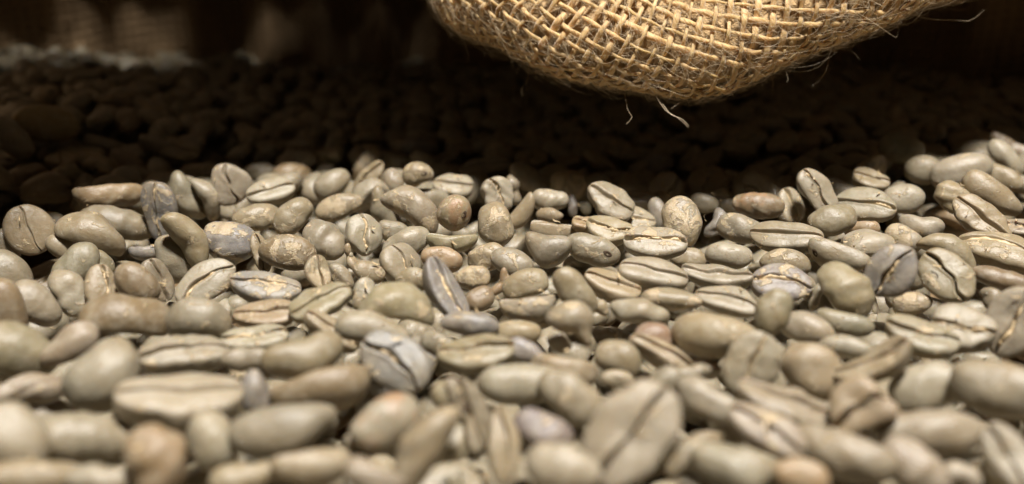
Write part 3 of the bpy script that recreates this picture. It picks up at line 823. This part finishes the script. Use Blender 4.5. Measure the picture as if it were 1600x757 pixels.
def chaff_strip(crease, seed, cd):
    """a dry, ragged ribbon of silverskin standing in the crease"""
    r = np.random.default_rng(seed)
    n = 34
    a, b = r.uniform(0.06, 0.22), r.uniform(0.78, 0.94)
    k = np.linspace(a, b, n) * (len(crease) - 1)
    base = np.stack([np.interp(k, np.arange(len(crease)), crease[:, q]) for q in range(3)], -1)
    sm = np.convolve(r.normal(0, 1, n + 8), np.hanning(9) / 2.2, 'valid')
    up = np.clip(0.85 + 0.42 * sm + r.uniform(-.10, .12, n), -0.1, 1.5) * cd
    taper = np.clip(np.minimum(np.arange(n), n - 1 - np.arange(n)) / 4, 0.15, 1)
    side = np.cumsum(r.normal(0, 0.08, n)); side -= np.linspace(side[0], side[-1], n)
    rows = []
    wdt = r.uniform(0.26, 0.50) * taper * (1 + r.uniform(-.4, .5, n))
    for (dy, dz) in ((-1.0, 0.0), (-0.25, 0.75), (0.35, 0.62), (1.0, 0.05)):
        v = base.copy()
        v[:, 1] += dy * wdt + 0.5 * side + r.normal(0, 0.05, n)
        v[:, 2] += 0.10 - dz * up * taper - 0.10
        rows.append(v)
    low = base.copy(); low[:, 2] += 0.5
    rows.append(low)
    V = np.stack(rows, 1).reshape(-1, 3)
    return V, grid_faces(n, 5, True)


def make_bean(e, label, group, ns, nphi, chaff):
    p = bean_params(e['seed'], **{k: v for k, v in e.get('opt', {}).items() if k not in ('blotch', 'hx', 'hy')})
    v, f, c0, c1, crease = bean_points(e['L'], e['W'], e['T'], p, ns, nphi)
    v, tri = caps(v, f, c0, c1, ns, nphi)
    o = mesh_obj('coffee_bean', v * MM, tri, M_BEAN)
    place(o, e)
    o.color = tint(e)
    o['label'] = label
    o['category'] = 'coffee bean'
    o['group'] = group
    o['blotch'] = float(e.get('opt', {}).get('blotch', 0.0))
    if chaff:
        cv, cf = chaff_strip(crease, e['seed'], p['cd'])
        mesh_obj('silverskin', cv * MM, cf, M_SKIN, o)
    if 'hx' in e.get('opt', {}):                                    # a small dark pit or scar in the bean
        wv = e['pos'] + v @ e['R'].T
        q = wv - CAMP
        zc = q @ FWD
        du = np.hypot(CX + FPX * q[:, 0] / zc - e['opt']['hx'], CY - FPX * (q @ UP) / zc - e['opt']['hy'])
        k = int(np.argmin(du + np.where(zc > (e['pos'] - CAMP) @ FWD, 60, 0)))
        c0 = v[k]
        nn = c0 / np.array([e['L'] / 2, e['W'] / 2, e['T'] / 2]) ** 2; nn /= np.linalg.norm(nn)
        ax = np.cross(nn, [0.3, 0.5, 0.8]); ax /= np.linalg.norm(ax); bx = np.cross(nn, ax)
        r = np.random.default_rng(e['seed'] + 9)
        rings = []
        for rad, hgt in ((0.62, -0.06), (0.46, 0.09), (0.30, 0.02), (0.02, -0.02)):
            for t in np.linspace(0, 2 * math.pi, 14, endpoint=False):
                rr = rad * (1 + 0.18 * math.sin(2 * t + 1) + r.uniform(-.08, .08))
                rings.append(c0 + ax * rr * math.cos(t) + bx * 0.8 * rr * math.sin(t) + nn * hgt)
        mesh_obj('pit', np.array(rings) * MM, grid_faces(4, 14, True), M_PIT, o)
    return o


for e in HAND:
    make_bean(e, e['label'], 'green coffee beans lying in the light', 44, 72, e['chaff'])

RIDGE = [(72, 'dim yellow-brown dome'), (171, 'long flat-topped orange-tan bean'), (250, 'slate-blue wedge bean'), (358, 'coiled round pale bean'), (456, 'orange-brown dome'), (519, 'smooth grey egg-shaped bean'),
         (590, 'curled pale edge with torn tip'), (654, 'round tan ball with scarred tip'), (760, 'long grey bean on the ridge'), (826, 'smooth grey dome on the ridge'), (888, 'round tan-grey dome'),
         (952, 'folded flat grey bean'), (1066, 'tall crinkled-skin bean'), (1130, 'pale bean by the brown one'), (1186, 'brown rimmed bean'), (1276, 'beaded-crease bean'), (1361, 'notched tan bean'), (1408, 'dim green dome'), (1503, 'big flat-backed pale bean'), (1572, 'pale finger-like bean')]
ORD = ['first', 'second', 'third', 'fourth', 'fifth', 'sixth', 'seventh', 'eighth', 'ninth', 'tenth', 'eleventh', 'twelfth', 'thirteenth', 'fourteenth', 'fifteenth', 'sixteenth']
STOP = (' with ', ' below ', ' beside ', ' behind ', ' above ', ' between ', ' under ', ' on ', ' at ', ' in ', ' next ', ' near ', ' cut ', ' left ', ' tucked ', ' squeezed ', ' wedged ', ' leaning ', ' standing ', ' running ', ' lying ', ' touching ', ' among ', ', ')


def short(label):
    k = min([label.find(w) for w in STOP if w in label] + [len(label)])
    return label[:k]


bins = {}
for k in sorted(chosen):
    e = FILL[k]
    u, v, _ = project(e['pos'])
    if e['pos'][1] > 158:
        key = ('dark', min(RIDGE, key=lambda q: abs(q[0] - u))[1])
    else:
        near = min(range(nH), key=lambda q: np.linalg.norm(HAND[q]['pos'] - e['pos'] - np.array([0, 2, 5])))
        key = ('gap', short(HAND[near]['label']), near)
    bins.setdefault(key, []).append((-v, k))
for key, rows in bins.items():
    for n, (_, k) in enumerate(sorted(rows)):
        if key[0] == 'dark':
            label = f'dim bean in the shadow, {ORD[min(n, 15)]} one back behind the {key[1]}'
        else:
            label = f'coffee bean sunk in the dark gap below the {key[1]}' if n == 0 else f'{ORD[n]} coffee bean down in the dark gap below the {key[1]}'
        make_bean(FILL[k], label, 'beans in the shadow' if key[0] == 'dark' else 'beans in the gaps', 30, 40, 0)

# ---- all the others: one heap nobody could count
VV, FF, n0 = [], [], 0
variants = []
for q in range(10):
    p = bean_params(500 + q)
    v, f, c0, c1, _ = bean_points(10.0, 7.2, 4.5, p, 14, 18)
    variants.append(caps(v, f, c0, c1, 14, 18))
for k, e in enumerate(FILL):
    if k in chosen:
        continue
    v, t = variants[k % 10]
    v = (v * np.array([e['L'] / 10.0, e['W'] / 7.2, e['T'] / 4.5])) @ e['R'].T + e['pos']
    VV.append(v); FF.append(t + n0); n0 += len(v)
heap = mesh_obj('coffee_bean_mass', np.vstack(VV) * MM, np.vstack(FF), M_BEAN)
heap.color = (.285, .245, .17, .08)
heap['label'] = 'mass of dull green coffee beans under and around the others'
heap['category'] = 'coffee beans'
heap['kind'] = 'stuff'

# ---- dry flakes of chaff fallen on and between the beans
cv, cf, nc = [], [], 0
rc = np.random.default_rng(21)
for k in range(260):
    e = HAND[int(rc.integers(nH))]
    u = rc.normal(size=3); u /= np.linalg.norm(u); u[2] = abs(u[2]); u[1] = -abs(u[1]) * 0.7
    loc = e['R'].T @ u
    loc = loc / np.linalg.norm(loc / np.array([e['L'] / 2, e['W'] / 2, e['T'] / 2]))
    c0 = e['pos'] + e['R'] @ loc * 1.02
    ax = np.cross(u, rc.normal(size=3)); ax /= np.linalg.norm(ax); bx = np.cross(u, ax)
    ln, wd = rc.uniform(0.5, 1.7), rc.uniform(0.12, 0.45)
    q = np.linspace(-1, 1, 6)
    rim = []
    for t in q:
        cc = c0 + ax * t * ln / 2 + bx * 0.12 * ln * math.sin(t * 2 + k) + u * (0.10 + rc.uniform(0, 0.5) * t * t)
        w = wd * (1.05 - t * t) * rc.uniform(0.6, 1.2)
        rim += [cc - bx * w / 2 + u * rc.uniform(0, 0.1), cc + u * 0.05, cc + bx * w / 2 + u * rc.uniform(0, 0.1)]
    cv.append(np.array(rim)); cf.append(grid_faces(6, 3) + nc); nc += 18
ch = mesh_obj('chaff', np.vstack(cv) * MM, np.vstack(cf), M_SKIN)
ch['label'] = 'dry papery flakes of chaff scattered over the beans'
ch['category'] = 'chaff'
ch['kind'] = 'stuff'


# ---------------------------------------------------------------- the burlap sack
sack = bpy.data.objects.new('burlap_sack', None)
sack.location = (0.02, 0.34, -0.012)
COL.objects.link(sack)
sack['label'] = 'open brown burlap sack with its rolled edge sagging over the beans'
sack['category'] = 'sack'
bpy.context.view_layer.update()
SACK_INV = sack.matrix_world.inverted()


def sack_part(name, verts_mm, faces, mat, uv=None, uvname='weave', smooth=True):
    v = np.asarray(verts_mm) * MM - np.array(sack.location)
    return mesh_obj(name, v, faces, mat, sack, smooth, uv, uvname)


# bottom line of the sagging roll: photograph point and distance along the view axis
SAG = [(380, -198, 236), (520, -103, 205), (663, -36, 179), (718, 18, 164), (774, 68, 154), (843, 112, 147), (926, 137, 144), (1018, 145, 143), (1110, 136, 142), (1232, 100, 141), (1365, 46, 142),
       (1448, 2, 146), (1539, -36, 151), (1700, -78, 162), (1850, -118, 176), (2200, -158, 200)]
ctrl = np.array([at_depth(*s) for s in SAG])
t_c = np.concatenate([[0], np.cumsum(np.linalg.norm(np.diff(ctrl, axis=0), axis=1))])
S_D = np.linspace(0, t_c[-1], 900)
KD = np.stack([np.interp(S_D, t_c, ctrl[:, k]) for k in range(3)], -1)
ker = np.hanning(61); ker /= ker.sum()
KD = np.stack([np.convolve(np.pad(KD[:, k], 30, mode='reflect', reflect_type='odd'), ker, 'valid') for k in range(3)], -1)
sx_px = np.array([project(p)[0] for p in KD])
S_MID = S_D[np.argmin(np.abs(sx_px - 1040))]
TAN = np.gradient(KD, axis=0); TAN /= np.linalg.norm(TAN, axis=1, keepdims=True)
FRO = np.stack([TAN[:, 1], -TAN[:, 0], 0 * TAN[:, 0]], -1); FRO /= np.linalg.norm(FRO, axis=1, keepdims=True)   # horizontal, towards the camera
FRO[FRO[:, 1] > 0] *= -1
BIN = np.cross(FRO, TAN); BIN[BIN[:, 2] < 0] *= -1
# profile of the roll: tight round the lowest line, then a face leaning back, then nearly level above the frame
PV = np.arange(-26.0, 330.0, 0.25)
PA = np.where(PV < 0, PV / 9.0, 0)
PA = PA + np.interp(PV, [0, 7, 15, 24, 42, 60, 90], np.radians([0, 58, 106, 126, 136, 165, 172])) * (PV >= 0)
PA = np.clip(PA, -1.9, 3.1)
PF = np.concatenate([[0], np.cumsum(np.cos(PA) * 0.25)[:-1]]); PB = np.concatenate([[0], np.cumsum(np.sin(PA) * 0.25)[:-1]])
z0 = np.searchsorted(PV, 0.0)
PF -= PF[z0]; PB -= PB[z0]


def roll_point(s, v, out=0.0):
    """s = mm along the roll from its lowest point, v = mm up its front, out = offset along the normal"""
    s = np.asarray(s, float); v = np.asarray(v, float)
    ss = s + S_MID
    def ip(A):
        return np.stack([np.interp(ss, S_D, A[:, k]) for k in range(3)], -1)
    K, F, B = ip(KD), ip(FRO), ip(BIN)
    slump = 1.2 * np.sin(0.11 * s + 0.7) * np.cos(0.07 * v + 0.4) + 0.5 * np.sin(0.23 * s - 0.16 * v)
    a = np.interp(v, PV, PA)
    nrm = -np.cos(a)[..., None] * B + np.sin(a)[..., None] * F
    P = K + F * np.interp(v, PV, PF)[..., None] + B * np.interp(v, PV, PB)[..., None] + nrm * (slump + out)[..., None]
    return P, nrm


def wall_hit(P):
    """where light passing through P lands on the far side of the sack (x, z), in mm"""
    d = P - LAMP
    ax = d[:, 0] ** 2 + d[:, 1] ** 2
    ox, oy = LAMP[0], LAMP[1] - 100.0
    bq = ox * d[:, 0] + oy * d[:, 1]
    t = (-bq + np.sqrt(np.maximum(bq * bq - ax * (ox * ox + oy * oy - 236.0 ** 2), 0))) / ax
    H = LAMP + d * t[:, None]
    return H[:, 0], H[:, 2]


def cut_light_slits(verts, faces):
    """cut added slits in the unseen cloth so a little light reaches the far side"""
    C = verts[faces].mean(1)
    far = C[:, 1] > 150
    x, z = wall_hit(C)
    rr = np.random.default_rng(3).random(len(C))
    g1 = (x > -104) & (x < -34) & (z > 4 + 3 * np.sin(x * .2)) & (z < 13 + 3 * np.sin(x * .31))
    g2 = (x > -185) & (x < -122) & (z > -26) & (z < 20)
    return faces[~(far & ((g1 & (rr < 0.30)) | (g2 & (rr < 0.22))))]  # only some faces drop out, so the light let in by these added slits stays dim


# cloth layer behind the yarns (the roll is doubled), run on unseen as an added roof that shades the back
su = np.linspace(-S_MID + 2, S_D[-1] - S_MID - 2, 170)
vv = np.concatenate([np.linspace(-18, 38, 60), np.linspace(40, 290, 150)])
SS, VVg = np.meshgrid(su, vv, indexing='ij')
P, _ = roll_point(SS, VVg, -1.5 + 0 * SS)
ca, sa = math.cos(math.radians(21)), math.sin(math.radians(21))
uv = np.stack([SS * ca - VVg * sa, SS * sa + VVg * ca], -1).reshape(-1, 2)
sack_part('inner_cloth', P.reshape(-1, 3), cut_light_slits(P.reshape(-1, 3), grid_faces(len(su), len(vv))), M_ROLL, uv)

# yarns: a plain weave lying 21 degrees askew on the roll
PITCH_Y = 2.35
SMIN, SMAX, VMIN, VMAX = -62.0, 62.0, -14.0, 40.0


def tube(path, nrm, rx, ry, sides, twist, seed, uoff):
    r = np.random.default_rng(seed)
    n = len(path)
    T = np.gradient(path, axis=0); T /= np.linalg.norm(T, axis=1, keepdims=True)
    Bn = np.cross(T, nrm); Bn /= np.maximum(np.linalg.norm(Bn, axis=1, keepdims=True), 1e-9)
    Nn = np.cross(Bn, T)
    ph = np.linspace(0, 2 * math.pi, sides, endpoint=False)
    ln = np.concatenate([[0], np.cumsum(np.linalg.norm(np.diff(path, axis=0), axis=1))])
    ply = 1 + 0.13 * np.cos(2 * ph[None] - twist * ln[:, None]) + 0.05 * np.cos(5 * ph[None] - 1.7 * twist * ln[:, None] + 1)
    thick = np.interp(ln, np.linspace(0, ln[-1], max(int(ln[-1] / 4), 4)), r.uniform(0.66, 1.36, max(int(ln[-1] / 4), 4)))
    rr = ply * thick[:, None]
    V = path[:, None] + Bn[:, None] * (np.cos(ph)[None] * rr * rx)[..., None] + Nn[:, None] * (np.sin(ph)[None] * rr * ry)[..., None]
    U = np.broadcast_to((ph / (2 * math.pi))[None] , rr.shape) + twist * ln[:, None] / (2 * math.pi)
    uv = np.stack([U, np.broadcast_to(ln[:, None], rr.shape) + uoff], -1)
    return V.reshape(-1, 3), grid_faces(n, sides, True), uv.reshape(-1, 2)


def yarn_family(name, along, count0, count1):
    for k in range(count0, count1 + 1):
        r = np.random.default_rng(9000 + k + (500 if along else 0))
        c = k * PITCH_Y + r.normal(0, 0.19)
        t = np.arange(-110, 110, 0.42)
        wob = np.convolve(r.normal(0, 1, len(t) + 40), np.hanning(41) / 6.0, 'valid')[:len(t)] * 0.16
        cc = c + wob
        if along:                                   # weft: runs along the roll and down it
            s = t * ca + cc * sa; v = -t * sa + cc * ca
        else:                                       # warp: runs up the roll
            s = cc * ca + t * sa; v = -cc * sa + t * ca
        keep = (s > SMIN) & (s < SMAX) & (v > VMIN) & (v < VMAX)
        if keep.sum() < 14:
            continue
        s, v, tt = s[keep], v[keep], t[keep]
        phase = math.pi * tt / PITCH_Y + (math.pi * (k % 2)) + (0 if along else math.pi)
        if not along:
            phase = math.pi * tt / PITCH_Y + math.pi * (k % 2) + math.pi
        # crossings lie at multiples of the pitch: weft over where the warp is under
        h = 0.34 * np.cos(phase)
        P, nrm = roll_point(s, v, h)
        sd = 9
        w = r.uniform(0.30, 0.47) if along else r.uniform(0.33, 0.52)
        V, F, UV = tube(P, nrm, w, 0.26, sd, 1.5 * (1 if along else -1), 70 + k, r.uniform(0, 50))
        sack_part(name, V, F, M_YARN, UV, 'yarn')


yarn_family('weft_yarn', True, -33, 33)
yarn_family('warp_yarn', False, -40, 40)


# loose fibres: fuzz all over the roll, one mass
def fibre_tube(path, r0):
    n = len(path)
    T = np.gradient(path, axis=0); T /= np.linalg.norm(T, axis=1, keepdims=True)
    ref = np.array([0.3, -0.8, 0.5])
    B = np.cross(T, ref); B /= np.maximum(np.linalg.norm(B, axis=1, keepdims=True), 1e-9)
    N = np.cross(T, B)
    ph = np.array([0, 2.094, 4.189])
    rad = r0 * np.linspace(1, 0.45, n)
    V = path[:, None] + (B[:, None] * np.cos(ph)[None, :, None] + N[:, None] * np.sin(ph)[None, :, None]) * rad[:, None, None]
    return V.reshape(-1, 3), grid_faces(n, 3, True)


fv, ff, nn = [], [], 0
r = np.random.default_rng(77)
for k in range(6500):
    s0 = r.uniform(SMIN + 2, SMAX - 2); v0 = r.uniform(-6, 34)
    along = r.random() < 0.5
    ang = (math.radians(-21) if along else math.radians(69)) + r.normal(0, 0.7)
    ln = r.gamma(2.2, 1.7)
    n = 8
    q = np.linspace(0, 1, n)
    cur = r.normal(0, 1.3)
    aa = ang + cur * q
    s = s0 + np.cumsum(np.cos(aa)) * ln / n; v = v0 + np.cumsum(np.sin(aa)) * ln / n
    lift = 0.55 + r.uniform(0, 1.0) * ln * 0.22 * np.sin(q * r.uniform(1.2, 3.2)) + 0.15 * q
    P, _ = roll_point(s, v, lift)
    V, F = fibre_tube(P, r.uniform(0.014, 0.036))
    fv.append(V); ff.append(F + nn); nn += len(V)
# wispy fibres hanging from the lowest line
for k in range(420):
    s0 = r.uniform(-48, 46); v0 = r.uniform(-6, 5)
    P0, nr = roll_point(np.array([s0]), np.array([v0]), np.array([0.4]))
    n = 9
    d = nr[0] * r.uniform(0.3, 1.0) + np.array([r.normal(0, 0.7), r.normal(0, 0.4), r.normal(-0.1, 0.4)])
    ln = r.gamma(2.0, 1.0)
    path = [P0[0]]
    for _ in range(n - 1):
        d = d / np.linalg.norm(d)
        path.append(path[-1] + d * ln / n)
        d = d + r.normal(0, 0.30, 3) + np.array([0, 0, -0.05])
    V, F = fibre_tube(np.array(path), r.uniform(0.012, 0.026))
    fv.append(V); ff.append(F + nn); nn += len(V)
fz = sack_part('loose_fibres', np.vstack(fv), np.vstack(ff), M_FIBRE)
fz['kind'] = 'stuff'

# the long stray fibres one can follow by eye
for pts in ([(1030, 148, 135), (1040, 163, 134), (1052, 181, 133), (1068, 189, 132.5), (1080, 199, 132), (1088, 207, 132)],
            [(1046, 168, 134), (1060, 187, 133), (1078, 193, 132.5), (1089, 205, 132)],
            [(1073, 152, 135), (1077, 166, 134.5), (1068, 172, 134), (1060, 178, 134)],
            [(1436, 24, 142), (1448, 34, 141), (1472, 38, 141), (1500, 39, 141), (1525, 41, 141), (1540, 32, 141), (1550, 22, 141)],
            [(840, 100, 146), (838, 118, 143), (836, 136, 142), (828, 143, 142), (827, 152, 142), (829, 158, 142)],
            [(988, 146, 138), (989, 158, 137), (990, 166, 136), (993, 180, 135), (1000, 190, 135), (996, 196, 135), (990, 202, 135)],
            [(820, 30, 143), (845, 35, 142), (858, 34, 142), (869, 25, 142)],
            [(1214, 108, 138), (1217, 124, 137), (1220, 138, 136.5), (1219, 151, 136)],
            [(1308, 96, 137), (1303, 118, 136), (1292, 134, 136), (1280, 143, 136)],
            [(1210, 63, 133), (1235, 60, 132), (1256, 42, 132), (1280, 35, 132)],
            [(1290, 18, 132), (1302, 8, 131), (1310, -4, 131)]):
    c = np.array([at_depth(p[0] - 12, p[1] - 7, p[2] + 4) for p in pts])
    q = np.linspace(0, len(c) - 1, 8 * len(c))
    path = np.stack([np.interp(q, np.arange(len(c)), c[:, a]) for a in range(3)], -1)
    kk = np.hanning(11); kk /= kk.sum()
    path = np.stack([np.convolve(np.pad(path[:, a], 5, mode='edge'), kk, 'valid') for a in range(3)], -1)
    V, F = fibre_tube(path, 0.05)
    sack_part('stray_fibre', V, F, M_FIBRE)

# added unseen flap above the frame, shaped to keep light off the pile's back
EDGE = [(-420, 420), (-200, 400), (-60, 372), (20, 350), (110, 318), (250, 280), (400, 262), (560, 258), (700, 262), (820, 262)]
E = []
for i, (px, py) in enumerate(EDGE):
    S0, _ = hit_surf(px, py, 1.0)
    h = 50.0
    E.append(S0 + (LAMP - S0) * (h - S0[2]) / (LAMP[2] - S0[2]))
E = np.array(E)
tq = np.linspace(0, len(E) - 1, 90)
E = np.stack([np.interp(tq, np.arange(len(E)), E[:, k]) for k in range(3)], -1)
kk = np.hanning(15); kk /= kk.sum()
E = np.stack([np.convolve(np.pad(E[:, k], 7, mode='edge'), kk, 'valid') for k in range(3)], -1)
w = np.linspace(0, 1, 150)
px_e = np.interp(tq, np.arange(len(EDGE)), [e[0] for e in EDGE])
blen = 205.0 + 30.0 * sstep(120, 300, px_e)
fan = np.stack([0.05 - 0.55 * (1 - sstep(-400, 300, px_e)), 0.97 + 0 * px_e, 0.08 + 0 * px_e], -1)
P = E[:, None] + (fan * blen[:, None])[:, None] * w[None, :, None] + np.array([0, 0, 1.0]) * (5 * np.sin(w * 3.1))[None, :, None] + np.array([0, 0, 1.5]) * np.sin(tq * 3)[:, None, None]
uv = np.stack(np.meshgrid(np.linspace(0, 260, 90), np.linspace(0, 235, 150), indexing='ij'), -1).reshape(-1, 2)
sack_part('shade_flap', P.reshape(-1, 3), cut_light_slits(P.reshape(-1, 3), grid_faces(90, 150)), M_CLOTH, uv)

# far side of the sack standing behind the pile, in soft upright folds
th = np.linspace(-1.25, 1.25, 240)
hz = np.linspace(-18, 190, 60)
TH, HZ = np.meshgrid(th, hz, indexing='ij')
fold = 3 * np.sin(TH * 23) + 3 * np.sin(TH * 41 + 1) + 2.5 * np.sin(TH * 67 + HZ * 0.02)
Rw = 236 + fold * np.clip(1.2 - HZ / 260, 0.3, 1.2) - 0.10 * HZ
P = np.stack([Rw * np.sin(TH) * 1.02, 100 + Rw * np.cos(TH), HZ + 4 * np.sin(TH * 9)], -1)
uv = np.stack([TH * 236, HZ], -1).reshape(-1, 2)
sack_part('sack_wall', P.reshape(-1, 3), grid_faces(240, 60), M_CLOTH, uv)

# bottom of the sack under the beans
gx, gy = np.meshgrid(np.linspace(-300, 300, 30), np.linspace(20, 380, 20), indexing='ij')
P = np.stack([gx, gy, -23 + 1.5 * np.sin(gx * .05) * np.cos(gy * .06)], -1)
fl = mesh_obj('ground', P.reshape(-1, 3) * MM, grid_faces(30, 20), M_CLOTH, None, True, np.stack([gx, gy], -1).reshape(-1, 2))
fl['kind'] = 'structure'
